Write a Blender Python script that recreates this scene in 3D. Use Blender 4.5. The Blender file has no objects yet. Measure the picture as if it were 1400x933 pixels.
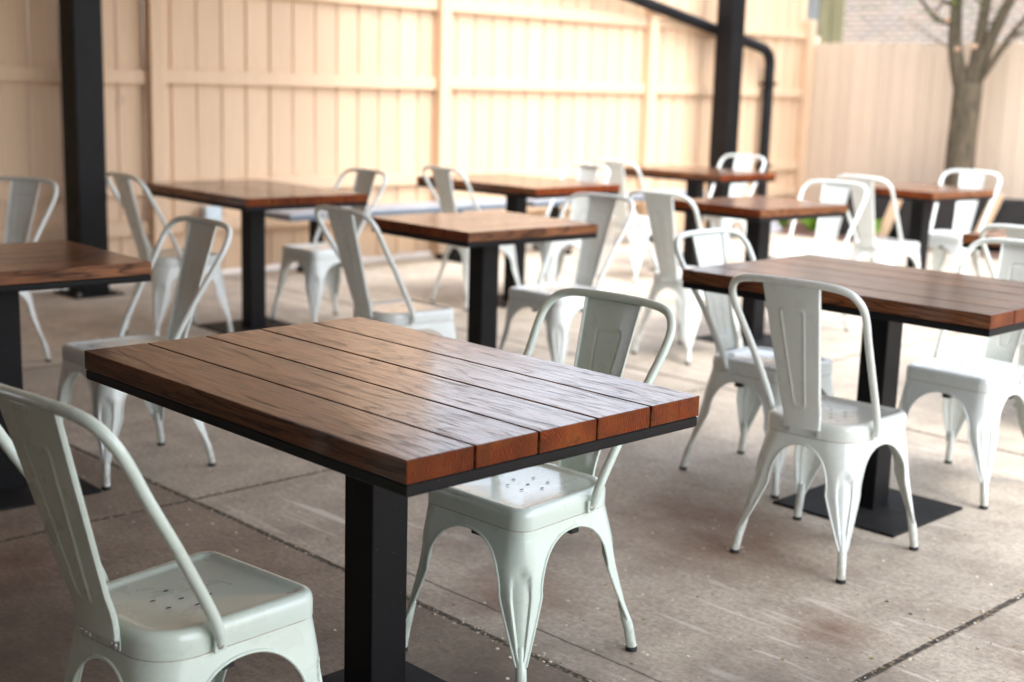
import bpy, bmesh, math, random
from mathutils import Vector, Matrix
random.seed(7)
D = bpy.data
S = bpy.context.scene
COL = S.collection
PI = math.pi

RX = 1.0
ROOF_E = ((-8.02, 6.1), (RX, 3.4))
RZ = 3.0      # slanted front edge of the canopy
SUN_EL, SUN_AZ, SUN_E, SUN_A = 60, -12, .5, 40
SKY_S = .15
EXPO = 2.34
# ------------------------------------------------------------------ helpers
class MB:
    """collects vertices and faces, then links them as ONE mesh object"""
    def __init__(s): s.v = []; s.f = []; s.m = []; s.attr = []
    def add(s, vs, fs, mi=0, a=0.0):
        o = len(s.v); s.v += [tuple(p) for p in vs]
        for f in fs: s.f.append(tuple(i + o for i in f)); s.m.append(mi); s.attr.append(a)
    def box(s, a, b, mi=0, at=0.0):
        x0, y0, z0 = a; x1, y1, z1 = b
        s.add([(x0,y0,z0),(x1,y0,z0),(x1,y1,z0),(x0,y1,z0),(x0,y0,z1),(x1,y0,z1),(x1,y1,z1),(x0,y1,z1)],
              [(3,2,1,0),(4,5,6,7),(0,1,5,4),(1,2,6,5),(2,3,7,6),(3,0,4,7)], mi, at)
    def cbox(s, a, b, c=.002, mi=0, at=0.0, mat_fn=None, M=None):
        """box with chamfered edges"""
        bm = bmesh.new(); bmesh.ops.create_cube(bm, size=1)
        for v in bm.verts:
            v.co = Vector([(a[i]+b[i])/2 + v.co[i]*(b[i]-a[i]) for i in range(3)])
        bmesh.ops.bevel(bm, geom=bm.edges[:], offset=c, segments=2, affect='EDGES', profile=.5)
        bm.normal_update(); bm.verts.index_update()
        vs = [(M @ v.co if M else v.co)[:] for v in bm.verts]
        o = len(s.v); s.v += vs
        for f in bm.faces:
            s.f.append(tuple(v.index + o for v in f.verts))
            s.m.append(mat_fn(f.normal) if mat_fn else mi); s.attr.append(at)
        bm.free()
    def grid(s, rows, mi=0, closed=False, mfn=None, flip=False):
        n = len(rows[0]); o = len(s.v)
        for r in rows: s.v += [tuple(p) for p in r]
        for i in range(len(rows)-1):
            for j in range(n if closed else n-1):
                k = (j+1) % n
                f = (o+i*n+j, o+i*n+k, o+(i+1)*n+k, o+(i+1)*n+j)
                s.f.append(f[::-1] if flip else f); s.m.append(mfn(i, j) if mfn else mi); s.attr.append(0.0)
    def tube(s, path, rad, n=10, mi=0, cap=True, flat=None):
        path = [Vector(p) for p in path]
        rs = rad if isinstance(rad, (list, tuple)) else [rad]*len(path)
        T = []
        for i in range(len(path)):
            t = path[min(i+1, len(path)-1)] - path[max(i-1, 0)]
            T.append(t.normalized())
        up = Vector((0,0,1)) if abs(T[0].z) < .9 else Vector((1,0,0))
        nrm = (up - T[0]*up.dot(T[0])).normalized()
        rows = []
        for i, p in enumerate(path):
            nrm = (nrm - T[i]*nrm.dot(T[i])).normalized()
            b = T[i].cross(nrm)
            rows.append([p + (nrm*math.cos(2*PI*k/n) + b*math.sin(2*PI*k/n))*rs[i] for k in range(n)])
        o = len(s.v)
        s.grid(rows, mi, closed=True)
        if cap:
            s.f.append(tuple(o+k for k in range(n))[::-1]); s.m.append(mi); s.attr.append(0.0)
            q = o + (len(path)-1)*n
            s.f.append(tuple(q+k for k in range(n))); s.m.append(mi); s.attr.append(0.0)
    def build(s, name, mats, parent=None, smooth=False, angle=35, attr=False):
        me = D.meshes.new(name); me.from_pydata(s.v, [], s.f); me.update()
        for m in (mats if isinstance(mats, (list, tuple)) else [mats]): me.materials.append(m)
        me.polygons.foreach_set('material_index', s.m)
        if attr:
            A = me.attributes.new('plank', 'FLOAT', 'FACE'); A.data.foreach_set('value', s.attr)
        if smooth:
            me.polygons.foreach_set('use_smooth', [True]*len(me.polygons))
            if angle: me.set_sharp_from_angle(angle=math.radians(angle))
        o = D.objects.new(name, me); COL.objects.link(o)
        if parent: o.parent = parent
        return o

def thing(name, label, cat, loc=(0,0,0), rz=0, group=None):
    o = D.objects.new(name, None); COL.objects.link(o)
    o.empty_display_size = .1
    o.location = loc; o.rotation_euler = (0,0,rz)
    return tag(o, label, cat, group)
def tag(o, label, cat, group=None, kind=None):
    if label: o['label'] = label
    if cat: o['category'] = cat
    if group: o['group'] = group
    if kind: o['kind'] = kind
    return o
def copy_tree(o, parent=None):
    c = o.copy(); COL.objects.link(c)
    if parent: c.parent = parent
    for ch in [x for x in D.objects if x.parent == o]: copy_tree(ch, c)
    return c
def tint(o, col):
    o.color = col
    for ch in o.children: tint(ch, col)
def lerp(a, b, t): return a + (b-a)*t
def sm(a, b, x):
    t = min(1, max(0, (x-a)/(b-a))); return t*t*(3-2*t)
def crom(pts, n=8):
    """Catmull-Rom through points"""
    P = [Vector(p) for p in pts]; P = [2*P[0]-P[1]] + P + [2*P[-1]-P[-2]]
    out = []
    for i in range(1, len(P)-2):
        a, b, c, d = P[i-1:i+3]
        for k in range(n):
            t = k/n
            out.append(.5*((2*b) + (c-a)*t + (2*a-5*b+4*c-d)*t*t + (3*b-a-3*c+d)*t**3))
    out.append(P[-2]); return out

# ------------------------------------------------------------------ materials
def mat(name):
    m = D.materials.new(name); m.use_nodes = True
    nt = m.node_tree; b = nt.nodes['Principled BSDF']
    return m, nt, b
def N(nt, t, **kw):
    n = nt.nodes.new(t)
    for k, v in kw.items():
        if k.startswith('i_'):
            key = k[2:]; key = int(key) if key.isdigit() else key.replace('_', ' ')
            n.inputs[key].default_value = v
        else: setattr(n, k, v)
    return n
def L(nt, a, b): nt.links.new(a, b)
def ramp(nt, src, stops):
    r = nt.nodes.new('ShaderNodeValToRGB'); e = r.color_ramp.elements
    while len(e) < len(stops): e.new(.5)
    for i, (p, c) in enumerate(stops):
        e[i].position = p; e[i].color = (*c, 1) if len(c) == 3 else c
    if src: L(nt, src, r.inputs[0])
    return r.outputs[0]
def mixc(nt, fac, a, b, mode='MIX'):
    n = nt.nodes.new('ShaderNodeMix'); n.data_type = 'RGBA'; n.blend_type = mode
    for s, v in ((n.inputs[0], fac), (n.inputs[6], a), (n.inputs[7], b)):
        if hasattr(v, 'links'): L(nt, v, s)
        else: s.default_value = (*v, 1) if isinstance(v, tuple) and len(v) == 3 else v
    return n.outputs[2]
def math_(nt, op, a, b=None, c=None, clamp=False):
    n = nt.nodes.new('ShaderNodeMath'); n.operation = op; n.use_clamp = clamp
    for s, v in zip(n.inputs, (a, b, c)):
        if v is None: continue
        if hasattr(v, 'links'): L(nt, v, s)
        else: s.default_value = v
    return n.outputs[0]
def vec_(nt, op, a, b):
    n = nt.nodes.new('ShaderNodeVectorMath'); n.operation = op
    for s, v in zip(n.inputs, (a, b)):
        if hasattr(v, 'links'): L(nt, v, s)
        else: s.default_value = v
    return n.outputs[0]
def noise(nt, vec, scale, detail=4, rough=.55, dist=0, out=0):
    n = N(nt, 'ShaderNodeTexNoise'); n.inputs['Scale'].default_value = scale
    n.inputs['Detail'].default_value = detail; n.inputs['Roughness'].default_value = rough
    n.inputs['Distortion'].default_value = dist
    if vec is not None: L(nt, vec, n.inputs['Vector'])
    return n.outputs[out]
def bump(nt, b, h, strength=.2, dist=.01):
    n = N(nt, 'ShaderNodeBump'); n.inputs['Strength'].default_value = strength
    n.inputs['Distance'].default_value = dist; L(nt, h, n.inputs['Height'])
    L(nt, n.outputs[0], b.inputs['Normal']); return n
def objco(nt): return N(nt, 'ShaderNodeTexCoord').outputs['Object']
def worldco(nt): return N(nt, 'ShaderNodeNewGeometry').outputs['Position']

def m_paint():
    """painted steel of the chairs; the paint's own colour comes from the object's colour"""
    m, nt, b = mat('chair_paint'); oi = N(nt, 'ShaderNodeObjectInfo')
    co = vec_(nt, 'ADD', objco(nt), vec_(nt, 'SCALE', oi.outputs['Location'], (0,0,0)))
    off = N(nt, 'ShaderNodeCombineXYZ'); L(nt, math_(nt, 'MULTIPLY', oi.outputs['Random'], 17.), off.inputs[0])
    co = vec_(nt, 'ADD', objco(nt), off.outputs[0])
    n1 = noise(nt, co, 6, 4, .6)
    c = mixc(nt, ramp(nt, n1, [(.3,(0,0,0)),(.75,(1,1,1))]), oi.outputs['Color'],
             mixc(nt, 1.0, oi.outputs['Color'], (.93,.92,.88), 'MULTIPLY'))
    chips = ramp(nt, noise(nt, co, 55, 5, .7), [(.695,(0,0,0)),(.72,(1,1,1))])
    zone = ramp(nt, noise(nt, co, 7, 2, .5), [(.55,(0,0,0)),(.68,(1,1,1))])
    c = mixc(nt, mixc(nt, 1.0, chips, zone, 'MULTIPLY'), c, (.23,.15,.09))
    # scuffed, grimy feet and small rust blooms
    sz = N(nt, 'ShaderNodeSeparateXYZ'); L(nt, objco(nt), sz.inputs[0])
    low = math_(nt, 'SUBTRACT', 1., math_(nt, 'DIVIDE', sz.outputs[2], .10), clamp=True)
    gr = ramp(nt, noise(nt, vec_(nt, 'MULTIPLY', co, (1, 1, .35)), 70, 4, .7), [(.38,(0,0,0)),(.62,(1,1,1))])
    c = mixc(nt, math_(nt, 'MULTIPLY', math_(nt, 'POWER', low, .5), math_(nt, 'MULTIPLY', gr, .65)), c, (.27,.225,.175))
    rust = ramp(nt, noise(nt, co, 24, 5, .75), [(.70,(0,0,0)),(.76,(1,1,1))])
    c = mixc(nt, math_(nt, 'MULTIPLY', rust, .35), c, (.36,.20,.09))
    L(nt, c, b.inputs['Base Color'])
    L(nt, math_(nt, 'MULTIPLY_ADD', noise(nt, co, 14, 3), .18, .20), b.inputs['Roughness'])
    b.inputs['Coat Weight'].default_value = .6; b.inputs['Coat Roughness'].default_value = .09
    bump(nt, b, noise(nt, co, 120, 2), .04, .002)
    return m
def m_seam():
    m, nt, b = mat('rusty_seam'); oi = N(nt, 'ShaderNodeObjectInfo'); co = objco(nt)
    f = ramp(nt, noise(nt, co, 22, 3, .6), [(.42,(0,0,0)),(.62,(1,1,1))])
    L(nt, mixc(nt, f, (.30,.19,.10), (.16,.06,.02)), b.inputs['Base Color']); b.inputs['Roughness'].default_value = .8
    return m
def m_plain(name, col, rough=.5, metal=0, var=.12, scale=20, bmp=0):
    m, nt, b = mat(name); co = objco(nt)
    d = tuple(max(0, c*(1-var)) for c in col); u = tuple(min(1, c*(1+var)) for c in col)
    L(nt, mixc(nt, ramp(nt, noise(nt, co, scale, 4, .6), [(.3,(0,0,0)),(.7,(1,1,1))]), d, u), b.inputs['Base Color'])
    b.inputs['Roughness'].default_value = rough; b.inputs['Metallic'].default_value = metal
    if bmp: bump(nt, b, noise(nt, co, scale*6, 3), bmp, .003)
    return m
def m_black_metal(name='black_powder_coat', col=(.0022,.0022,.0030), rough=.42):
    m, nt, b = mat(name); co = objco(nt)
    sp = ramp(nt, noise(nt, co, 180, 2, .5), [(.73,(0,0,0)),(.77,(1,1,1))])
    du = ramp(nt, noise(nt, co, 5, 5, .65), [(.45,(0,0,0)),(.8,(1,1,1))])
    c = mixc(nt, sp, mixc(nt, du, col, tuple(x*2.6 for x in col)), (.07,.065,.06))
    L(nt, c, b.inputs['Base Color'])
    L(nt, math_(nt, 'MULTIPLY_ADD', noise(nt, co, 12, 3), .2, rough), b.inputs['Roughness'])
    b.inputs['Specular IOR Level'].default_value = .22
    bump(nt, b, noise(nt, co, 260, 2), .08, .001)
    return m
def m_wood(end=False):
    m, nt, b = mat('stained_wood_end' if end else 'stained_wood')
    oi = N(nt, 'ShaderNodeObjectInfo'); at = N(nt, 'ShaderNodeAttribute', attribute_name='plank')
    off = N(nt, 'ShaderNodeCombineXYZ')
    L(nt, math_(nt, 'MULTIPLY_ADD', at.outputs['Fac'], 7.31, math_(nt, 'MULTIPLY', oi.outputs['Random'], 31.)), off.inputs[0])
    L(nt, math_(nt, 'MULTIPLY', at.outputs['Fac'], 3.7), off.inputs[1])
    L(nt, math_(nt, 'MULTIPLY', at.outputs['Fac'], 1.9), off.inputs[2])
    p = vec_(nt, 'ADD', objco(nt), off.outputs[0])
    rnd = N(nt, 'ShaderNodeTexWhiteNoise', noise_dimensions='2D')
    cx = N(nt, 'ShaderNodeCombineXYZ'); L(nt, at.outputs['Fac'], cx.inputs[0]); L(nt, oi.outputs['Random'], cx.inputs[1])
    L(nt, cx.outputs[0], rnd.inputs['Vector'])
    if not end:
        # growth figure: contour lines of a stretched field give long cathedral arches
        field = noise(nt, vec_(nt, 'MULTIPLY', p, (.9, 7.5, 7.5)), 1.0, 2, .45, .1)
        band = math_(nt, 'FRACT', math_(nt, 'MULTIPLY', field, 20.))
        lines = ramp(nt, band, [(0,(1,1,1)),(.10,(.5,.5,.5)),(.30,(.08,.08,.08)),(.6,(0,0,0)),(.9,(.2,.2,.2)),(1,(1,1,1))])
        fib = noise(nt, vec_(nt, 'MULTIPLY', p, (7, 190, 190)), 1.0, 4, .65)
        pore = ramp(nt, noise(nt, vec_(nt, 'MULTIPLY', p, (13, 190, 190)), 1.0, 3, .55), [(.56,(0,0,0)),(.66,(1,1,1))])
        broad = noise(nt, vec_(nt, 'MULTIPLY', p, (2.2, 9, 9)), 1.0, 4, .6)
        c = mixc(nt, ramp(nt, broad, [(.3,(0,0,0)),(.72,(1,1,1))]), (.165,.056,.019), (.32,.122,.044))
        c = mixc(nt, ramp(nt, fib, [(.40,(0,0,0)),(.68,(.9,.9,.9))]), c, (.060,.022,.009))
        c = mixc(nt, math_(nt, 'MULTIPLY', lines, .8), c, (.026,.010,.005))
        poremask = math_(nt, 'MULTIPLY', pore, math_(nt, 'MULTIPLY_ADD', lines, .45, .5))
        c = mixc(nt, poremask, c, (.020,.009,.005))
        knots = ramp(nt, noise(nt, vec_(nt, 'MULTIPLY', p, (5, 16, 16)), 1.0, 3, .6), [(.69,(0,0,0)),(.76,(1,1,1))])
        c = mixc(nt, math_(nt, 'MULTIPLY', knots, .7), c, (.030,.013,.007))
        hh = math_(nt, 'SUBTRACT', math_(nt, 'MULTIPLY', fib, .5), math_(nt, 'MULTIPLY_ADD', pore, .5, math_(nt, 'MULTIPLY', lines, .35)))
        cw = math_(nt, 'SUBTRACT', 1., math_(nt, 'ADD', math_(nt, 'MULTIPLY', lines, .45), math_(nt, 'MULTIPLY', pore, .6)), clamp=True)
        L(nt, math_(nt, 'MULTIPLY', cw, .9), b.inputs['Coat Weight'])
        cb = N(nt, 'ShaderNodeBump'); cb.inputs['Strength'].default_value = .12; cb.inputs['Distance'].default_value = .0012
        L(nt, hh, cb.inputs['Height']); L(nt, cb.outputs[0], b.inputs['Coat Normal'])
        bump(nt, b, hh, .32, .0016)
        L(nt, math_(nt, 'MULTIPLY_ADD', noise(nt, p, 18, 3), .12, .27), b.inputs['Roughness'])
        val = math_(nt, 'MULTIPLY_ADD', rnd.outputs['Value'], .45, .78)
    else:
        ox = N(nt, 'ShaderNodeCombineXYZ'); L(nt, math_(nt, 'MULTIPLY_ADD', rnd.outputs['Value'], .5, -.25), ox.inputs[1]); L(nt, math_(nt, 'MULTIPLY_ADD', math_(nt, 'FRACT', math_(nt, 'MULTIPLY', rnd.outputs['Value'], 7.)), .22, -.86), ox.inputs[2])
        q = vec_(nt, 'ADD', vec_(nt, 'MULTIPLY', objco(nt), (0, 1, 1)), ox.outputs[0])
        ring = N(nt, 'ShaderNodeTexWave', wave_type='RINGS', rings_direction='X')
        ring.inputs['Scale'].default_value = 55; ring.inputs['Distortion'].default_value = 7.0
        ring.inputs['Detail'].default_value = 3; ring.inputs['Detail Scale'].default_value = 1.2
        L(nt, q, ring.inputs['Vector'])
        c = mixc(nt, ring.outputs[1] if False else ring.outputs['Fac'], (.085,.013,.002), (.19,.037,.005))
        cr = ramp(nt, noise(nt, vec_(nt, 'MULTIPLY', p, (1, 160, 22)), 1, 3, .6), [(.62,(0,0,0)),(.72,(1,1,1))])
        c = mixc(nt, math_(nt, 'MULTIPLY', cr, .8), c, (.045,.014,.006))
        c = mixc(nt, ramp(nt, noise(nt, p, 13, 4, .65), [(.48,(0,0,0)),(.68,(.8,.8,.8))]), c, (.30,.083,.013))
        bl = ramp(nt, noise(nt, p, 26, 5, .7), [(.42,(0,0,0)),(.62,(1,1,1))])
        c = mixc(nt, math_(nt, 'MULTIPLY', bl, .75), c, (.055,.011,.002))
        bump(nt, b, noise(nt, p, 240, 3), .15, .001)
        b.inputs['Roughness'].default_value = .33
        val = math_(nt, 'MULTIPLY_ADD', rnd.outputs['Value'], .35, .85)
    hs = N(nt, 'ShaderNodeHueSaturation'); L(nt, c, hs.inputs['Color']); L(nt, val, hs.inputs['Value'])
    L(nt, hs.outputs[0], b.inputs['Base Color'])
    if end: b.inputs['Specular IOR Level'].default_value = .12
    else: b.inputs['Specular IOR Level'].default_value = .1; b.inputs['Coat IOR'].default_value = 1.32; b.inputs['Coat Roughness'].default_value = .13
    return m
def m_concrete():
    m, nt, b = mat('concrete'); p = worldco(nt)
    sx = N(nt, 'ShaderNodeSeparateXYZ'); L(nt, p, sx.inputs[0]); X, Y = sx.outputs[0], sx.outputs[1]
    big = noise(nt, p, .9, 5, .6, .3); mid = noise(nt, p, 4.5, 6, .65); fine = noise(nt, p, 60, 4, .7)
    c = mixc(nt, ramp(nt, big, [(.32,(0,0,0)),(.7,(1,1,1))]), (.50,.432,.340), (.71,.632,.520))
    c = mixc(nt, ramp(nt, mid, [(.42,(0,0,0)),(.70,(.95,.95,.95))]), c, (.38,.32,.255))
    c = mixc(nt, ramp(nt, noise(nt, p, 11, 5, .7, .6), [(.56,(0,0,0)),(.74,(.7,.7,.7))]), c, (.52,.46,.39))
    c = mixc(nt, math_(nt, 'MULTIPLY', ramp(nt, fine, [(.38,(1,1,1)),(.58,(0,0,0))]), .42), c, (.17,.14,.11))
    sp = ramp(nt, noise(nt, p, 190, 2, .5), [(.70,(0,0,0)),(.75,(1,1,1))])
    c = mixc(nt, math_(nt, 'MULTIPLY', sp, .5), c, (.40,.36,.31))
    mb = N(nt, 'ShaderNodeMapping'); L(nt, p, mb.inputs[0]); mb.inputs['Rotation'].default_value = (0,0,.12); mb.inputs['Scale'].default_value = (34, 110, 1)
    broom = noise(nt, mb.outputs[0], 1, 4, .65)
    c = mixc(nt, math_(nt, 'MULTIPLY', ramp(nt, broom, [(.40,(1,1,1)),(.60,(0,0,0))]), .3), c, (.20,.165,.13))
    pit = ramp(nt, noise(nt, p, 95, 3, .6), [(.64,(0,0,0)),(.70,(1,1,1))])
    c = mixc(nt, math_(nt, 'MULTIPLY', pit, .5), c, (.10,.082,.066))
    # scuffs left by dragged chair feet
    def scuff(rot, sc, lo, hi):
        mp = N(nt, 'ShaderNodeMapping'); L(nt, p, mp.inputs[0]); mp.inputs['Rotation'].default_value = (0,0,rot); mp.inputs['Scale'].default_value = sc
        return ramp(nt, noise(nt, mp.outputs[0], 1, 3, .5, .4), [(lo,(0,0,0)),(hi,(1,1,1))])
    sc1 = scuff(.5, (2.2, 24, 1), .615, .665); sc2 = scuff(2.25, (2.5, 28, 1), .635, .68)
    zone = ramp(nt, noise(nt, p, 1.3, 2), [(.48,(0,0,0)),(.62,(1,1,1))])
    worn = math_(nt, 'SQRT', math_(nt, 'ADD', math_(nt, 'POWER', math_(nt, 'SUBTRACT', X, -1.65), 2.), math_(nt, 'POWER', math_(nt, 'SUBTRACT', Y, 2.85), 2.)))
    zone = math_(nt, 'MAXIMUM', zone, math_(nt, 'SUBTRACT', 1.25, math_(nt, 'MULTIPLY', worn, 1.5), clamp=True))
    sc = math_(nt, 'MULTIPLY', math_(nt, 'MAXIMUM', sc1, sc2), math_(nt, 'MULTIPLY', zone, .75))
    c = mixc(nt, sc, c, (.74,.69,.62))
    dk = ramp(nt, noise(nt, p, 26, 5, .7, .8), [(.62,(0,0,0)),(.72,(1,1,1))])
    c = mixc(nt, math_(nt, 'MULTIPLY', dk, .5), c, (.20,.155,.115))
    grit = ramp(nt, noise(nt, p, 330, 2, .5), [(.38,(1,1,1)),(.48,(0,0,0))])
    c = mixc(nt, math_(nt, 'MULTIPLY', grit, .4), c, (.14,.11,.085))
    # rust stains with places of their own
    def spot(cx, cy, r):
        d = math_(nt, 'SQRT', math_(nt, 'ADD', math_(nt, 'POWER', math_(nt, 'SUBTRACT', X, cx), 2.), math_(nt, 'POWER', math_(nt, 'SUBTRACT', Y, cy), 2.)))
        d = math_(nt, 'ADD', d, math_(nt, 'MULTIPLY_ADD', noise(nt, p, 5, 5, .7), r*1.6, -r*.8))
        return math_(nt, 'SUBTRACT', 1., math_(nt, 'DIVIDE', d, r), clamp=True)
    st = None
    for cx, cy, r in RUST:
        s = spot(cx, cy, r); st = s if st is None else math_(nt, 'MAXIMUM', st, s)
    c = mixc(nt, math_(nt, 'MULTIPLY', st, .8, clamp=True), c, (.17,.085,.046))
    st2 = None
    for cx, cy, r in DARK_SPOTS:
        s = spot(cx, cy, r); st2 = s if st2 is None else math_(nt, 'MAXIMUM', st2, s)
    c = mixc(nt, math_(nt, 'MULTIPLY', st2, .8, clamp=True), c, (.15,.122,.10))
    # near pour darker than slabs beyond the joint, with canopy shade painted in
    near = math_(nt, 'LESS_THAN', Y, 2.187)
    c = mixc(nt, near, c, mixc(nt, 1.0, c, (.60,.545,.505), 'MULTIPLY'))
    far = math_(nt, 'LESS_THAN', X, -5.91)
    c = mixc(nt, far, c, mixc(nt, 1.0, c, (1.28,1.28,1.28), 'MULTIPLY'))  # strip by the fence lightened to paint in a band of light
    # sawn joints
    wob = math_(nt, 'MULTIPLY_ADD', noise(nt, p, 3, 3), .03, -.015)
    wob2 = math_(nt, 'MULTIPLY_ADD', noise(nt, p, 45, 3), .010, -.005)
    def joint(ax, pos, w, lo=None, hi=None, other=None):
        d = math_(nt, 'ABSOLUTE', math_(nt, 'ADD', math_(nt, 'SUBTRACT', ax, pos), math_(nt, 'ADD', math_(nt, 'MULTIPLY', wob, .5), wob2)))
        j = math_(nt, 'SUBTRACT', 1., math_(nt, 'DIVIDE', math_(nt, 'SUBTRACT', d, w*.5), w*.5), clamp=True)
        if lo is not None:
            j = math_(nt, 'MULTIPLY', j, math_(nt, 'MULTIPLY', math_(nt, 'GREATER_THAN', other, lo), math_(nt, 'LESS_THAN', other, hi)))
        return j
    J = None
    for j in (joint(Y, 2.187, .013), joint(X, -3.722, .011), joint(X, -1.535, .013), joint(X, -5.91, .011), joint(Y, 4.97, .014),
              joint(Y, 7.6, .012), joint(Y, -.6, .012), joint(X, .66, .012)):
        J = j if J is None else math_(nt, 'MAXIMUM', J, j)
    thin = joint(Y, 2.312, .005, -3.0, -1.2, X)
    fill = ramp(nt, noise(nt, p, 70, 2, .5), [(.5,(.035,.028,.022)),(.62,(.22,.17,.11))])
    c = mixc(nt, J, c, fill); c = mixc(nt, math_(nt, 'MULTIPLY', thin, .8), c, (.06,.048,.04))
    L(nt, c, b.inputs['Base Color'])
    L(nt, math_(nt, 'MULTIPLY_ADD', mid, .25, .62), b.inputs['Roughness'])
    h = math_(nt, 'SUBTRACT', math_(nt, 'MULTIPLY_ADD', fine, .35, math_(nt, 'MULTIPLY', mid, .5)), math_(nt, 'MULTIPLY_ADD', J, 3., thin))
    bump(nt, b, h, .35, .006)
    return m
def m_tan(name='tan_paint', base=(.66,.51,.37)):
    m, nt, b = mat(name); p = worldco(nt)
    at = N(nt, 'ShaderNodeAttribute', attribute_name='plank')
    wn = N(nt, 'ShaderNodeTexWhiteNoise', noise_dimensions='1D'); L(nt, at.outputs['Fac'], wn.inputs['W'])
    g = noise(nt, vec_(nt, 'MULTIPLY', p, (40, 40, 2.5)), 1, 4, .6)
    c = mixc(nt, ramp(nt, g, [(.35,(0,0,0)),(.7,(1,1,1))]), tuple(x*.94 for x in base), tuple(min(1,x*1.03) for x in base))
    kn = ramp(nt, noise(nt, vec_(nt, 'MULTIPLY', p, (9, 9, 4)), 1, 2), [(.74,(0,0,0)),(.8,(.6,.6,.6))])
    c = mixc(nt, kn, c, tuple(x*.72 for x in base))
    hs = N(nt, 'ShaderNodeHueSaturation'); L(nt, c, hs.inputs['Color'])
    L(nt, math_(nt, 'MULTIPLY_ADD', wn.outputs['Value'], .10, .95), hs.inputs['Value'])
    L(nt, hs.outputs[0], b.inputs['Base Color']); b.inputs['Roughness'].default_value = .6
    bump(nt, b, g, .15, .003)
    return m
def m_brick():
    m, nt, b = mat('old_brick'); p = worldco(nt)
    mp = N(nt, 'ShaderNodeMapping'); L(nt, p, mp.inputs[0]); mp.inputs['Rotation'].default_value = (PI/2, 0, 0)
    br = N(nt, 'ShaderNodeTexBrick'); L(nt, mp.outputs[0], br.inputs[0])
    br.inputs['Color1'].default_value = (.15,.11,.085,1); br.inputs['Color2'].default_value = (.30,.20,.14,1)
    br.inputs['Mortar'].default_value = (.46,.43,.39,1); br.inputs['Scale'].default_value = 1
    br.inputs['Brick Width'].default_value = .22; br.inputs['Row Height'].default_value = .078; br.inputs['Mortar Size'].default_value = .012
    blot = ramp(nt, noise(nt, p, 2.2, 4, .6), [(.4,(0,0,0)),(.7,(1,1,1))])
    c = mixc(nt, math_(nt, 'MULTIPLY', blot, .45), br.outputs[0], (.34,.32,.30))
    L(nt, c, b.inputs['Base Color']); b.inputs['Roughness'].default_value = .85
    bump(nt, b, br.outputs['Fac'], -.4, .01)
    return m
def m_bark():
    m, nt, b = mat('bark'); p = worldco(nt)
    g = noise(nt, vec_(nt, 'MULTIPLY', p, (30, 30, 6)), 1, 5, .65)
    c = ramp(nt, g, [(.3,(.030,.023,.014)),(.55,(.100,.077,.047)),(.8,(.175,.14,.085))])
    moss = ramp(nt, noise(nt, p, 4, 3), [(.5,(0,0,0)),(.75,(.5,.5,.5))])
    L(nt, mixc(nt, moss, c, (.055,.056,.026)), b.inputs['Base Color']); b.inputs['Roughness'].default_value = .9
    bump(nt, b, g, .6, .02); return m
def m_weathered():
    m, nt, b = mat('weathered_boards'); p = worldco(nt)
    at = N(nt, 'ShaderNodeAttribute', attribute_name='plank')
    g = noise(nt, vec_(nt, 'MULTIPLY', p, (38, 38, 1.5)), 1, 4, .65)
    a = ramp(nt, g, [(.3,(.13,.14,.14)),(.75,(.30,.31,.30))]); d = ramp(nt, g, [(.3,(.13,.12,.06)),(.75,(.31,.28,.16))])
    L(nt, mixc(nt, at.outputs['Fac'], a, d), b.inputs['Base Color']); b.inputs['Roughness'].default_value = .9
    return m
def m_mulch():
    m, nt, b = mat('mulch'); p = worldco(nt)
    v = N(nt, 'ShaderNodeTexVoronoi'); v.inputs['Scale'].default_value = 34; L(nt, p, v.inputs['Vector'])
    c = ramp(nt, noise(nt, p, 40, 4, .7), [(.3,(.05,.028,.02)),(.6,(.16,.085,.06)),(.8,(.30,.19,.14))])
    L(nt, c, b.inputs['Base Color']); b.inputs['Roughness'].default_value = .95
    bump(nt, b, v.outputs['Distance'], .8, .03); return m
def m_leaf(name, a, c2):
    m, nt, b = mat(name); p = worldco(nt)
    L(nt, mixc(nt, noise(nt, p, 12, 3), a, c2), b.inputs['Base Color']); b.inputs['Roughness'].default_value = .5
    b.inputs['Subsurface Weight'].default_value = 0
    return m

RUST = [(-2.35, 3.25, .42), (-2.55, 3.35, .3), (-2.45, 2.42, .22), (-3.5, 1.5, .3), (-1.2, 3.15, .2), (-1.75, 2.9, .16)]
DARK_SPOTS = [(-2.75, 2.75, .34), (-1.55, 2.5, .4), (-3.0, 1.2, .7), (-2.0, 1.9, .6)]  # set places where the concrete is mixed darker
PAINT = m_paint(); SEAM = m_seam()
RUBBER = m_plain('black_rubber', (.012,.012,.012), .7)
STEEL = m_plain('zinc_bolt', (.55,.56,.56), .35, .8, .1, 60)
BLK = m_black_metal()
PLATE = m_black_metal('base_plate_coat', (.0095,.0095,.010), .6)
WOOD = m_wood(); WEND = m_wood(True)
TAN = m_tan(base=(.69,.49,.325)); TANR = m_tan('tan_paint_pale', (.75,.60,.455))
CONC = m_concrete()

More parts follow.
